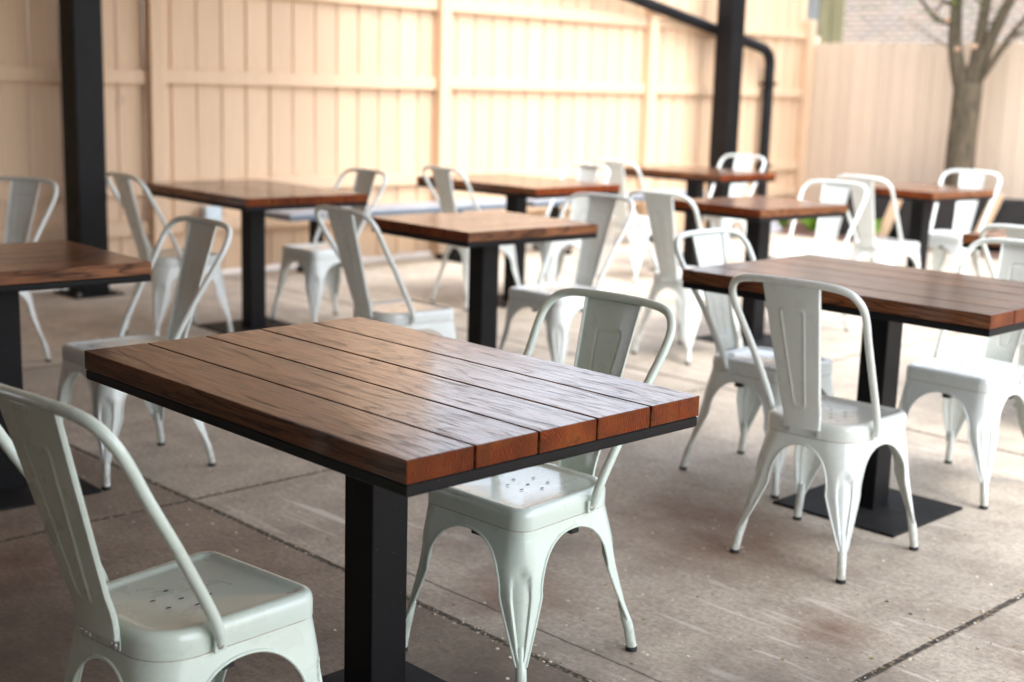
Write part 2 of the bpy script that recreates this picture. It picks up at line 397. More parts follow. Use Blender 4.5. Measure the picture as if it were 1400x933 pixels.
# ------------------------------------------------------------------ the chair (faces +X, origin on the floor under the seat)
SEATC = [(.183,-.168),(.183,.168),(-.172,.150),(-.172,-.150)]      # front right, front left, rear left, rear right
SEATR = [.042,.042,.088,.088]
FEET = [(.2036,-.2007),(.2036,.2007),(-.2164,.1752),(-.2164,-.1752)]
ZS = .388                                                            # seam between skirt and legs
def corner_path(P, k, r):
    """arc at corner k of polygon P: returns (point, outward normal) as a function of path distance from the arc's middle"""
    p = Vector(P[k]); d0 = (Vector(P[k-1]) - p); d1 = (Vector(P[(k+1) % 4]) - p)
    l0, l1 = d0.length, d1.length; d0.normalize(); d1.normalize()
    th = d0.angle(d1); T = r/math.tan(th/2); ph = (PI-th)/2
    bis = (d0+d1).normalized(); c = p + bis*(r/math.sin(th/2))
    sgn = 1 if bis.cross(d1) > 0 else -1
    def f(a):
        if abs(a) <= r*ph:
            an = -a/r*sgn; o = -bis
            n = Vector((o.x*math.cos(an)-o.y*math.sin(an), o.x*math.sin(an)+o.y*math.cos(an)))
            return c + n*r, n
        d = d1 if a > 0 else d0
        an = -math.copysign(ph, a)*sgn; o = -bis
        n = Vector((o.x*math.cos(an)-o.y*math.sin(an), o.x*math.sin(an)+o.y*math.cos(an)))
        return p + d*(T + abs(a) - r*ph), n
    return f, r*ph - T + l0/2, r*ph - T + l1/2
def outline(P, R, n=9, m=6):
    out = []
    for k in range(4):
        f, w0, w1 = corner_path(P, k, R[k])
        p = Vector(P[k]); th = (Vector(P[k-1])-p).angle(Vector(P[(k+1) % 4])-p); h = R[k]*(PI-th)/2
        for i in range(m): out.append(f(lerp(-w0, -h, i/m))[0])
        for i in range(n): out.append(f(lerp(-h, h, i/n))[0])
        for i in range(m): out.append(f(lerp(h, w1, i/m))[0])
    return out
def inset(d):
    c = Vector((0,0)); P = []
    for k in range(4):
        p = Vector(SEATC[k]); d0 = (Vector(SEATC[k-1])-p).normalized(); d1 = (Vector(SEATC[(k+1) % 4])-p).normalized()
        s = abs(d0.cross(d1)); P.append(tuple(p + (d0+d1)*(d/s)))
    return P, [max(.012, r-d) for r in SEATR]

def leg_mesh(k):
    b = MB(); us = [-1,-.9,-.78,-.66,-.57,-.5,-.44,-.38,-.32,-.22,-.1,0,.1,.22,.32,.38,.44,.5,.57,.66,.78,.9,1]
    zap, z0, zb = .364, .235, .088
    rows_z = [(ZS+.006, 'T'), (ZS-.0002, 'T'), (ZS-.0018, 'T')] + [(lerp(ZS-.0018, zap, i/4), 'T') for i in range(1, 5)]
    rows_z += [(z0+(zap-z0)*math.cos(a*PI/2/14), 'A') for a in range(1, 15)]
    rows_z += [(lerp(z0, zb, i/22), 'L') for i in range(1, 23)]
    rows = []; e0 = []; e1 = []
    def rad(i, z): return lerp(lerp(SEATR[i], .064, sm(0, .12, ZS-z)), .0132, min(1, max(0, (ZS-z-.10)/.20))**.85)
    def poly(z):
        t = (ZS-z)/ZS; q = .4142; out = []
        for i in range(4):
            row = []
            for j in (0, 1):
                sg = math.copysign(1, SEATC[i][j]); a = abs(SEATC[i][j])-.0015-SEATR[i]*(1-.7071); c = abs(FEET[i][j])+.0092
                row.append(sg*(lerp(a, c, t)+rad(i, z)*(1-.7071)))
            out.append(tuple(row))
        return out
    for z, kind in rows_z:
        P = poly(z); r = rad(k, z); f, w0, w1 = corner_path(P, k, r)
        if kind == 'A':
            fz, W0, W1 = corner_path(poly(z0), k, rad(k, z0))
            s = math.sqrt(max(0, 1-((z-z0)/(zap-z0))**2)); s = s**.92
            w0 = w0 - (W0-.058)*s; w1 = w1 - (W1-.058)*s
        elif kind == 'L':
            t = (z0-z)/(z0-zb); w0 = w1 = lerp(.058, .0132, t**1.1)
        row = []
        for u in us:
            p, n = f(u*(w1 if u > 0 else w0))
            # pressed groove down the middle of the leg
            g = .43
            top = .292; bot = .104
            if bot < z < top:
                hw = g
                if z > top-.03: hw = g*math.sqrt(max(0, 1-((z-(top-.03))/.03)**2))
                if z < bot+.02: hw = g*math.sqrt(max(0, 1-(((bot+.02)-z)/.02)**2))
                dep = .0072*(1-sm(hw*.86, hw+.03, abs(u))) if hw > .05 else 0
            else: dep = 0
            q = p - n*dep
            row.append((q.x, q.y, z))
        rows.append(row)
        if kind != 'T' or z <= zap+1e-6: e0.append(row[0]); e1.append(row[-1])
    b.grid(rows, 0, mfn=lambda i, j: 1 if i == 1 else 0, flip=True)
    for e in (e0, e1): b.tube(e, [.0034]*len(e), 7)
    # foot tube: leaves the leg with a small outward kink
    P = poly(.13); f, _, _ = corner_path(P, k, rad(k, .13)); a, n = f(0)
    P2 = poly(.083); f2, _, _ = corner_path(P2, k, rad(k, .083)); a2, n2 = f2(0)
    ft = Vector(FEET[k]); c1 = a - n*.013; c2 = a2 - n2*.0105
    path = crom([(c1.x, c1.y, .13), (c2.x, c2.y, .086), (lerp(c2.x,ft.x,.45), lerp(c2.y,ft.y,.45), .06), (ft.x, ft.y, .010)], 5)
    b.tube(path, [lerp(.0085, .0128, min(1, i/6)) for i in range(len(path))], 14)
    rb = MB(); rb.tube([(ft.x,ft.y,.013),(ft.x,ft.y,.010),(ft.x,ft.y,.001),(ft.x,ft.y,0)], [.0125,.0142,.0142,.012], 14)
    return b, rb

def make_chair():
    t = thing('metal_chair', 'x', 'chair')
    # seat pan
    b = MB(); prof = [(0.0002,ZS),(0,.400),(0,.417),(.0012,.424),(.0045,.431),(.010,.4355),(.016,.4368),(.024,.436),(.0285,.4335),(.033,.4305),(.040,.4297)]
    rows = []
    for d, z in prof:
        P, R = inset(d); rows.append([(p.x, p.y, z) for p in outline(P, R)])
    last = rows[-1]
    for s, z in ((.8,.4285),(.55,.4268),(.3,.4258),(.1,.4255)):
        rows.append([(p[0]*s, p[1]*s, z) for p in last])
    b.grid(rows, 0, closed=True)
    o = len(b.v)-len(last); b.f.append(tuple(range(o, len(b.v)))); b.m.append(0); b.attr.append(0)
    for hx, hy in [(0,0)]+[(.052*math.cos(a), .047*math.sin(a)) for a in [i*PI/3+PI/6 for i in range(6)]]:
        r = .0040; z = .4268 + .0032*min(1, math.hypot(hx,hy)/.1)
        b.add([(hx-.01+1.5*r*math.cos(q*PI/5), hy+r*.8*math.sin(q*PI/5), z) for q in range(10)], [tuple(range(10))], 1)
    seat = b.build('seat', [PAINT, RUBBER], t, True, 40)
    # legs
    for k in range(4):
        lb, rb = leg_mesh(k)
        lo = lb.build('leg', [PAINT, SEAM], t, True, 50)
        rb.build('rubber_foot', RUBBER, lo, True, 40)
    # crossed flat bars under the seat, with stacking bumpers
    b = MB()
    for a, c in ((0, 2), (1, 3)):
        A = Vector((*SEATC[a], .352))*1; C = Vector((*SEATC[c], .352)); A.x*=.9 if A.x>0 else .8; A.y*=.9 if A.x>0 else .8; C.x*=.9 if C.x>0 else .8; C.y*=.9 if C.x>0 else .8
        A.z = C.z = .352 if a == 0 else .3565
        d = (C-A).normalized(); n = Vector((-d.y, d.x, 0))*.009
        b.add([A+n, A-n, C-n, C+n, A+n+Vector((0,0,.004)), A-n+Vector((0,0,.004)), C-n+Vector((0,0,.004)), C+n+Vector((0,0,.004))],
              [(3,2,1,0),(4,5,6,7),(0,1,5,4),(1,2,6,5),(2,3,7,6),(3,0,4,7)])
    b.build('seat_brace', PAINT, t)
    for x, y in ((-.02,.135),(-.02,-.135),(.15,0)):
        b = MB(); b.cbox((x-.013,y-.013,.340),(x+.013,y+.013,.378),.002); b.build('bumper', RUBBER, t)
    # backrest slat
    b = MB(); NR, NC = 104, 52; rows = []
    def cx(z):
        if z > .50: return lerp(-.2085, -.3045, (z-.50)/(.838-.50))
        s = (.50-z)/.082; return -.2085 + .0205*(1-(1-min(1,s))**1.7)
    for i in range(NR+1):
        tt = i/NR; z = lerp(.842, .414, tt); hw = lerp(.0865, .0545, tt); x = cx(z)
        row = []
        for j in range(-2, NC+3):
            jj = min(NC, max(0, j)); s = -1+2*jj/NC; y = s*hw; dx = -.004*(1-s*s)
            dz = 0
            # raised outline pressed into the slat
            ew = lerp(.037, .0165, (tt-.17)/.67); cy = .505; hh = .335
            ax, az = abs(y)-(ew-.010), (abs(tt-cy)-(hh-.022))*.428
            sd = math.hypot(max(ax,0), max(az,0)) + min(max(ax,az),0) - .010
            dx -= .0028*max(0, 1-abs(sd)/.0058)
            if j < 0 or j > NC:
                e = (-j if j < 0 else j-NC); dx += .0045*e; y += math.copysign(.0012*e, s)
            row.append((x+dx, y, z))
        rows.append(row)
    b.grid(rows, 0)
    bk = b.build('backrest', PAINT, t, True, 60)
    sol = bk.modifiers.new('sheet', 'SOLIDIFY'); sol.thickness = .0016; sol.offset = 0
    for sy in (-1, 1):
        b = MB(); y = sy*.045; x = -.1725
        b.tube([(x-.008,y,.4035),(x-.0125,y,.4035),(x-.0145,y,.4035)], [.0075,.0075,.0045], 12)
        b.build('bolt', STEEL, bk, True, 40)
        b = MB(); b.cbox((x-.0072,y-.012,.395),(x-.0048,y+.012,.418),.0006); b.build('tab', PAINT, bk)
    # bent tube hoop
    half = [(-.054,.1695,.404),(-.060,.1725,.428),(-.082,.1765,.478),(-.150,.1870,.598),(-.214,.1990,.700),(-.252,.2065,.765),(-.274,.2030,.803),(-.292,.1830,.832),(-.3015,.1480,.8455),(-.3055,.0950,.8505),(-.3075,.045,.8515)]
    pts = half + [(-.308,0,.852)] + [(x,-y,z) for x,y,z in half[::-1]]
    path = crom(pts, 6)
    n = len(path); rr = [lerp(.0080, .0108, min(1, min(i, n-1-i)/7)) for i in range(n)]
    b = MB(); b.tube(path, rr, 14)
    hoop = b.build('back_frame', PAINT, t, True, 60)
    for sy in (-1, 1):
        b = MB(); b.cbox((-.066,-.002,.388),(-.040,.002,.418),.001, M=Matrix.Translation((0,sy*.1635,0)) @ Matrix.Rotation(-sy*.051,4,'Z'))
        b.build('tab', PAINT, hoop)
        b = MB(); b.tube([(-.053,sy*.164,.4015),(-.053,sy*.1695,.4015),(-.053,sy*.172,.4015)], [.0085,.0085,.005], 12)
        b.build('bolt', STEEL, hoop, True, 40)
    return t

MINT = (.66,.765,.70,1); WHITE = (.725,.78,.76,1); PALE = (.735,.78,.765,1)
G_CH = 'white metal chairs round the wooden tables'
CH = [
    (-2.062, 1.199, 96.2, MINT, 'mint metal chair cut off at the lower left corner, nearest to the camera'),
    (-2.17, 2.174, 271.8, MINT, 'mint white metal chair tucked under the right side of the nearest wooden table'),
    (-2.112, 3.406, 94.8, WHITE, 'white metal chair seen from behind, pulled up to the table on the right'),
    (-2.716, 3.929, 0.0, WHITE, 'white metal chair at the left end of the table on the right'),
    (-2.183, 4.401, 268.1, WHITE, 'white metal chair facing left, tucked under the right table beside its post'),
    (-4.194, 2.234, 270.3, WHITE, 'white metal chair just beyond the left corner of the nearest table, facing left'),
    (-6.286, 3.637, 87.2, PALE, 'white metal chair right beside the left black column, facing the long table'),
    (-6.087, 2.514, 293.0, PALE, 'white metal chair behind the cut-off table, left of the black column'),
    (-4.295, 3.529, 86.6, PALE, 'shaded white metal chair with its back to the camera at the middle square table'),
    (-6.116, 4.464, 269.7, PALE, 'white metal chair on the right side of the far left table near the bench'),
    (-6.122, 5.651, 86.1, PALE, 'white metal chair facing right at the plank table before the bright fence'),
    (-4.28, 4.466, 272.8, PALE, 'white metal chair on the right side of the middle square table, its slat turned away'),
    (-4.292, 5.468, 91.1, PALE, 'white metal chair, tall back slat turned to the camera, left of the square orange-edged table'),
    (-4.319, 6.567, 274.8, PALE, 'bright white metal chair at the right side of the square table with an orange edge'),
    (-4.53, 7.761, 86.0, PALE, 'bright white metal chair left of the square table that stands before the planters'),
    (-4.535, 8.649, 276.2, PALE, 'bright white metal chair in front of the tree trunk, facing left'),
    (-2.42, 5.549, 89.3, PALE, 'white metal chair at the small table cut by the right edge, partly behind another hoop'),
    (-6.04, 6.239, 266.5, PALE, 'white metal chair right of the far middle table, only its hoop showing above the top'),
    (-6.294, 7.385, 90.0, PALE, 'bright white metal chair left of the farthest table, facing the far column'),
    (-6.469, 8.57, 272.1, PALE, 'bright white metal chair at the farthest table, right in front of the far black column'),
]
proto = make_chair()
for i, (x, y, a, col, lab) in enumerate(CH):
    o = proto if i == 0 else copy_tree(proto)
    o.location = (x, y, 0); o.rotation_euler = (0, 0, math.radians(a))
    tint(o, col); tag(o, lab, 'chair', G_CH)

# ------------------------------------------------------------------ tables
HT, TW, TF = .771, .0412, .0226
def make_table(Lx, Wy, x, y, a, label, group):
    t = thing('wooden_table', label, 'table', (x, y, 0), math.radians(a), group)
    b = MB(); n = 5; gap = .0052; pw = (Wy-gap*(n-1))/n
    for i in range(n):
        y0 = -Wy/2 + i*(pw+gap); dz = random.uniform(-.0006, .0004)
        b.cbox((-Lx/2+random.uniform(0,.0012), y0, HT-TW), (Lx/2-random.uniform(0,.0012), y0+pw, HT+dz), .0016, at=i+1.0,
               mat_fn=lambda nn: 1 if abs(nn.x) > .8 else 0)
    b.build('tabletop', [WOOD, WEND], t, attr=True)
    b = MB(); z0, z1 = HT-TW-TF, HT-TW-.0004; w = .038
    ring = lambda d, z: [(-Lx/2+d,-Wy/2+d,z),(Lx/2-d,-Wy/2+d,z),(Lx/2-d,Wy/2-d,z),(-Lx/2+d,Wy/2-d,z)]
    b.grid([ring(w,z0), ring(.005,z0), ring(.0028,z0+.0022), ring(.0022,z0+.006), ring(.0022,z1-.003), ring(.005,z1), ring(w,z1), ring(w,z0)], closed=True)
    b.cbox((-.05,-Wy/2+w+.0004,z0+.0006),(.05,Wy/2-w-.0004,z1-.0006),.002)
    b.build('frame', BLK, t)
    b = MB(); h = .048; b.cbox((-h,-h,.0102),(h,h,z0),.004); b.cbox((-.15,-.15,z0-.006),(.15,.15,z0-.0002),.001)
    z = .0115
    for A, B in (((-h,-h),(h,-h)),((h,-h),(h,h)),((h,h),(-h,h)),((-h,h),(-h,-h))):
        b.tube([(lerp(A[0],B[0],k/9)*1.012, lerp(A[1],B[1],k/9)*1.012, z) for k in range(10)], [random.uniform(.0028,.0042) for k in range(10)], 6)
    b.build('post', BLK, t)
    b = MB(); q = .2257; b.cbox((-q,-q,0),(q,q,.010),.0018); b.build('base_plate', PLATE, t)
    return t
G_T = 'wooden pedestal tables on the patio'
for args in [
    (1.0946, 0.7485, -2.132, 1.695, 0, 'large brown plank table nearest to the camera, five boards, seen whole'),
    (1.0946, 0.7485, -2.254, 3.897, 0.2, 'dark brown plank table cut by the right edge with two chairs tucked in'),
    (0.7404, 0.66, -4.208, 1.79, 87.1, 'brown wooden table cut off by the left edge with an orange side'),
    (1.0898, 0.7385, -6.187, 4.048, -1.8, 'long brown plank table in front of the fence, right of the left black column'),
    (0.7495, 0.66, -4.303, 4.011, 88.1, 'square brown table in the middle behind the nearest table'),
    (1.0596, 0.75, -6.048, 5.905, 1, 'long brown plank table in front of the bright middle of the fence'),
    (0.735, 0.62, -4.305, 6.056, 86, 'square brown table with an orange edge behind the right table'),
    (0.72, 0.62, -4.486, 8.123, 86, 'square brown table before the black planters and the tree'),
    (1.08, 0.74, -2.318, 5.923, 0, 'dark table corner poking in at the right edge behind white hoops'),
    (0.98, 0.66, -6.311, 8.035, -0.5, 'farthest brown plank table beside the far black column'),
]: make_table(*args, G_T)

# ------------------------------------------------------------------ ground
b = MB(); b.add([(-60,-60,0),(60,-60,0),(60,60,0),(-60,60,0)], [(0,1,2,3)])
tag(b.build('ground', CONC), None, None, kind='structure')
# fallen petals, seeds and grit
b = MB()
def fleck(x, y, s, mi):
    a = random.random()*2*PI; z = .0012; n = 5
    tilt = random.uniform(-.5,.5)
    b.add([(x+s*math.cos(a+2*PI*k/n)*(1 if k % 2 else .75), y+.7*s*math.sin(a+2*PI*k/n), z+max(0, tilt*s*math.cos(2*PI*k/n))+.0003*k) for k in range(n)], [tuple(range(n))], mi)
for i in range(4200):
    x = random.uniform(-8, .2); y = random.choice([random.uniform(.4, 9.5), random.uniform(1.9, 4.2)])
    if random.random() > .25+.75*sm(1.2, 3.2, y): continue
    fleck(x, y, random.choice([.003,.004,.005,.0065]), random.choices([0,1,2,3], [6,2,.8,1.2])[0])
for i in range(420):
    y = 2.187 + random.gauss(0, .014); x = random.uniform(-5.5, -.8)
    fleck(x, y, random.uniform(.002,.0055), random.choices([0,1,2,3], [3,3,.6,1])[0])
for X0 in (-1.535, -3.722):
    for i in range(330):
        fleck(X0+random.gauss(0,.012), random.uniform(.8, 5), random.uniform(.002,.0055), random.choices([0,1,2,3], [4,4,.3,1])[0])
o = b.build('fallen_petals', [m_plain('petal', (.78,.73,.58), .7), m_plain('dry_seed', (.34,.22,.10), .8), m_plain('green_bit', (.16,.24,.03), .7), m_plain('dead_leaf', (.10,.055,.03), .8)])
tag(o, 'pale fallen petals and seed husks scattered over the concrete', 'petals', kind='stuff')

# ------------------------------------------------------------------ back fence (runs along Y at X = -8.05)
FX = -8.05
fence = thing('board_fence', 'tall tan painted board fence with posts and rails behind the tables', 'fence', (FX, 4.5, 0))
NAIL = m_plain('rusty_nail', (.30,.17,.09), .7)
def fchild(mb, name, m=TAN, par=None, **k):
    o = mb.build(name, m, par or fence, **k); o.location = -Vector((par or fence).location); return o
posts_y = [-2.9, -.43, 2.04, 4.49, 6.965, 9.44, 11.93]
for i in range(len(posts_y)-1):
    y0, y1 = posts_y[i]+.052, posts_y[i+1]-.052
    FT = 2.98 if i < 4 else 2.36
    ya, yb = y0, y1; y0, y1 = posts_y[i]+.001, posts_y[i+1]-.001
    b = MB(); y = y0 - (y0 % .1935) ; n = 0
    while y < y1:
        a, c = max(y, y0), min(y+.160, y1)
        if c-a > .01: b.box((FX-.0115+random.uniform(-.0015,.0015), a, .03+random.uniform(0,.012)), (FX, c, FT), at=i*37+n+.5)
        a, c = max(y+.1605, y0), min(y+.193, y1)
        if c-a > .01: b.box((FX-.036, a, .03), (FX-.012, c, FT), at=i*37+n+.9)
        y += .1935; n += 1
    y = y0 - (y0 % .1935)
    while y < y1:
        for z in (.357, .62, 1.345, 1.945):
            for dy in (.03, .125):
                if ya+.02 < y+dy < yb-.02:
                    yy, zz = y+dy+random.uniform(-.008,.008), z+.055+random.uniform(-.012,.012)
                    b.add([(FX+.0022, yy+.0045*math.cos(q*PI/3), zz+.0045*math.sin(q*PI/3)) for q in range(6)], [tuple(range(6))], 1)
        y += .1935
    fchild(b, 'board_panel', [TAN, NAIL], attr=True)
    for z in (.312, .575, 1.292+.02*min(1, max(0, (i-2)/2)), 1.90):
        b = MB(); b.cbox((FX+.001, ya+.001, z), (FX+.043, yb-.001, z+.089), .003); fchild(b, 'rail')
for i, y in enumerate(posts_y):
    b = MB(); top = 2.09
    b.cbox((FX+.002, y-.050, 0), (FX+.095, y+.050, top), .008); fchild(b, 'post')

# right fence (runs along X at Y = 12)
FY = 12.0
rf = thing('picket_fence', 'lower tan picket fence behind the tree and the black planters', 'fence', (-7, FY, 0))
b = MB(); x = -7.96; n = 0
while x < 2.0:
    z = 1.87 - .002*0 + random.uniform(-.012, .012); w = .1415; d = FY + random.uniform(0,.004)
    c = .028
    pr = [(x,.02),(x+w,.02),(x+w,z-c),(x+w-c,z),(x+c,z),(x,z-c)]
    vs = [(p, d, q) for p, q in pr] + [(p, d+.018, q) for p, q in pr]
    b.add(vs, [(5,4,3,2,1,0),(6,7,8,9,10,11)] + [(k, (k+1) % 6, (k+1) % 6+6, k+6) for k in range(6)], a=n+.3)
    x += .1475; n += 1
fchild(b, 'board_panel', TANR, par=rf, attr=True)
b = MB()
for z in (.30, .95, 1.55): b.cbox((-7.96, FY+.024, z), (2, FY+.062, z+.089), .003)
fchild(b, 'rail', TANR, par=rf)
b = MB(); b.cbox((-8.06, 11.985, 0), (-7.965, 12.08, 1.93), .008); fchild(b, 'post', TANR, par=rf)

# ------------------------------------------------------------------ canopy carried by black steel columns
CAN = m_plain('canopy_underside', (.52,.40,.29), .7)
def column(x, y, label, h):
    t = thing('steel_column', label, 'column', (x, y, 0), 0, 'black steel columns along the fence')
    b = MB(); s = .094
    b.cbox((-s,-s,.0125),(s,s,h),.006); b.build('shaft', BLK, t)
    b = MB(); b.cbox((-.16,-.16,0),(.16,.16,.012),.002); b.build('base_plate', PLATE, t)
    for dx in (-1,1):
        for dy in (-1,1):
            b = MB(); b.tube([(dx*.125,dy*.125,.0125),(dx*.125,dy*.125,.03)], .011, 6); b.build('anchor_bolt', STEEL, t)
column(-7.76, 3.87, 'black steel column standing by the shaded left end of the fence', RZ-.165)
column(-7.70, 10.20, 'black steel column by the fence corner with the downpipe behind it', RZ-.165)
t = thing('canopy', 'wide canopy roof over the near tables carried by black columns', 'canopy', (0, 0, 0))
(ex0, ey0), (ex1, ey1) = ROOF_E
b = MB(); ft = [(-8.02,-3.9),(2.45,-3.9),(2.45,.4),(RX,.4),(ex1,ey1),(ex0,ey0)]; n = len(ft)
b.add([(x,y,RZ) for x,y in ft]+[(x,y,RZ+.12) for x,y in ft], [tuple(range(n))[::-1], tuple(range(n, 2*n))]+[(k,(k+1)%n,(k+1)%n+n,k+n) for k in range(n)]); b.build('roof', CAN, t)
ed = Vector((ex1-ex0, ey1-ey0, 0)); ln = ed.length; ed.normalize()
b = MB(); b.cbox((0,-.14,RZ-.16),(ln,-.001,RZ-.001),.004, M=Matrix.Translation((ex0,ey0,0)) @ Matrix.Rotation(math.atan2(ed.y,ed.x),4,'Z'))
b.build('beam', BLK, t)
b = MB(); b.box((-8.02,-4.3,0),(2.8,-4.0,3.9)); b.box((2.5,-3.998,0),(2.8,.45,3.9)); o = b.build('light_block_wall', m_plain('light_block_dark', (.06,.05,.045), .8)); tag(o, 'unseen dark wall added behind the camera to block light', 'wall')  # unseen walls added behind and beside the camera to block light

# black downpipe sloping along the fence and down its far end
b = MB(); xp = -7.93
pth = [(xp,7.2,2.74),(xp,9.096,2.112),(xp,10.19,1.93+.005),(xp,11.0,1.775)]
pth = [(xp,7.0,2.50),(xp,8.5,2.235),(xp,10.0,1.965),(xp,10.93,1.795),(xp,11.10,1.745),(xp,11.165,1.66),(xp,11.170,1.50),(xp,11.170,.9),(xp,11.17,.22),(xp+.02,11.15,.14),(xp+.11,11.08,.09),(xp+.18,11.0,.075)]
b.tube(crom(pth, 5), .052, 14)
dp = thing('downpipe', 'black downpipe sloping down the fence behind the far column', 'pipe', (xp, 11.17, 0))
o = b.build('pipe', m_black_metal('downpipe_coat', (.006,.0065,.008), .45), dp, True, 60); o.location = (-xp, -11.17, 0)
for z in (.62, 1.42):
    b = MB(); b.cbox((xp-.06,11.105,z),(xp+.058,11.235,z+.03),.002); o = b.build('strap', BLK, dp); o.location = (-xp,-11.17,0)

# ------------------------------------------------------------------ long grey benches against the fence
GREY = m_plain('grey_bench_top', (.34,.38,.43), .42, .1, .12, 6); GEDGE = m_plain('blue_grey_edge', (.10,.135,.18), .5)
def bench(y0, y1, label, legs):
    cx, cy = -7.70, (y0+y1)/2; hl = (y1-y0)/2
    t = thing('bench', label, 'bench', (cx, cy, 0), 0, 'grey benches along the fence')
    b = MB(); b.cbox((-.17,-hl,.437),(.17,hl,.455),.004); b.build('seat', GREY, t)
    b = MB(); b.cbox((-.165,-hl+.004,.405),(.165,hl-.004,.4368),.003); b.build('seat_frame', GEDGE, t)
    for ly in legs:
        b = MB(); b.cbox((-.04,ly-cy-.035,.042),(.04,ly-cy+.035,.4048),.003); b.cbox((-.19,ly-cy-.04,0),(.19,ly-cy+.04,.0418),.006); b.build('leg', BLK, t)
    return t
bench(5.22, 7.46, 'long grey bench against the fence between the two left tables', (5.56, 6.87))
bench(7.55, 9.75, 'long grey bench against the fence under the far middle tables', (7.95, 9.3))

# weatherproof outlet box on the low rail
t = thing('outlet_box', 'small pale blue outlet cover on the low fence rail left of the benches', 'outlet', (-8.005, 4.86, .405))
b = MB(); b.cbox((0,-.05,-.02),(.05,.05,.08),.008); b.build('back_box', m_plain('outlet_grey', (.35,.38,.38), .5), t)
b = MB(); b.cbox((.051,-.065,-.03),(.105,.065,.085),.014); b.build('cover', m_plain('outlet_cover', (.62,.72,.78), .2), t)
b = MB(); b.tube([(.03,-.055,0),(.03,-.13,-.01),(.03,-.14,-.09)], .013, 8); b.build('conduit', m_plain('rusty_conduit', (.24,.10,.04), .7), t)

# ------------------------------------------------------------------ mulch bed, planters, plants
b = MB(); rows = []
for i in range(61):
    x = lerp(-7.98, 1.0, i/60); r = []
    for j in range(9):
        y = lerp(10.98, 11.995, j/8); r.append((x+random.uniform(-.01,.01), y+(random.uniform(-.02,.02) if 0<j<8 else 0), .006 if j in (0,) else .03+random.uniform(-.012,.018)))
    rows.append(r)
b.grid(rows, flip=True)
tag(b.build('mulch_bed', m_mulch()), None, None, kind='structure')
PLB = m_plain('black_planter', (.014,.014,.016), .6, 0, .2, 12); SOIL = m_plain('potting_soil', (.05,.032,.02), .95)
def planter(x0, x1, label):
    cx = (x0+x1)/2; hl = (x1-x0)/2; t = thing('planter', label, 'planter', (cx, 11.42, .02), 0, 'black planters before the right fence')
    b = MB(); h = .46; w = .19
    ring = lambda s, z, k=0: [(-hl*s+k,-w*s+k,z),(hl*s-k,-w*s+k,z),(hl*s-k,w*s-k,z),(-hl*s+k,w*s-k,z)]
    b.grid([ring(.95,0), ring(1,h-.03), ring(1.012,h-.028), ring(1.012,h), ring(1,h,.02), ring(1,h-.05,.02)], closed=True); b.build('trough', PLB, t)
    b = MB(); b.add(ring(.99,h-.05,.015), [(0,1,2,3)]); b.build('soil', SOIL, t)
planter(-7.22, -6.50, 'black planter trough at the mulch end of the right fence')
planter(-6.46, -5.55, 'black planter trough in front of the tree trunk')
planter(-5.51, -4.30, 'black planter trough at the right edge of the picture')
def lean_board(x0, x1, label):
    t = thing('leaning_board', label, 'board', (x0, 11.19, .02), 0, 'tan boards leaning on the planters')
    b = MB(); a = math.atan2(x1-x0, .52)
    b.cbox((-.05,0,0),(.05,.018,.56),.002, M=Matrix.Rotation(-a,4,'Y')); b.build('board', TAN, t)
lean_board(-6.58, -6.77, 'tan board leaning on the black planter left of the far right table post')
lean_board(-5.66, -5.86, 'tan board leaning on the black planter behind the rightmost far chair')
GRN = m_leaf('fresh_green', (.10,.22,.015), (.19,.34,.03))
def tuft(x, y, label, n=26, h=.16):
    t = thing('green_plant', label, 'plant', (x, y, .03), 0, 'young green plants in the mulch')
    b = MB()
    for i in range(n):
        a = random.random()*2*PI; l = h*random.uniform(.6,1.2); sp = random.uniform(.2,.9)*h; w = random.uniform(.008,.016)
        d = Vector((math.cos(a), math.sin(a), 0)); s = Vector((-d.y, d.x, 0))*w
        p0, p1, p2 = d*.01, d*sp*.5+Vector((0,0,l*.7)), d*sp+Vector((0,0,l*random.uniform(.7,1.05)))
        b.add([p0-s*.5, p0+s*.5, p1+s, p2, p1-s], [(0,1,2,3,4)])
    b.build('leaves', GRN, t)
    b = MB(); b.tube([(0,0,-.03),(0,0,.03)], .012, 6); b.build('stem', GRN, t)
tuft(-7.74, 11.30, 'small bright green plant in the mulch near the downpipe', 26, .13)
tuft(-7.33, 11.22, 'larger bright green plant in the mulch beside the first planter', 40, .19)
tuft(-6.62, 11.06, 'green grassy plant at the foot of the leaning board', 30, .22)
b = MB(); bmx = bmesh.new(); bmesh.ops.create_icosphere(bmx, subdivisions=3, radius=1)
bmx.verts.index_update()
b.add([(v.co.x*.12*(1+.12*math.sin(5*v.co.y+2*v.co.z)), v.co.y*.10*(1+.1*math.sin(4*v.co.x)), .02+max(-.02, v.co.z*.10*(1+.1*math.sin(6*v.co.x)))) for v in bmx.verts], [tuple(v.index for v in f.verts) for f in bmx.faces]); bmx.free()
o = b.build('grey_stone', m_plain('grey_stone', (.30,.30,.31), .9, 0, .25, 14, .3), smooth=True, angle=0); o.location = (-7.70, 11.02, .0)
tag(o, 'rounded grey stone at the edge of the mulch by the downpipe', 'stone')

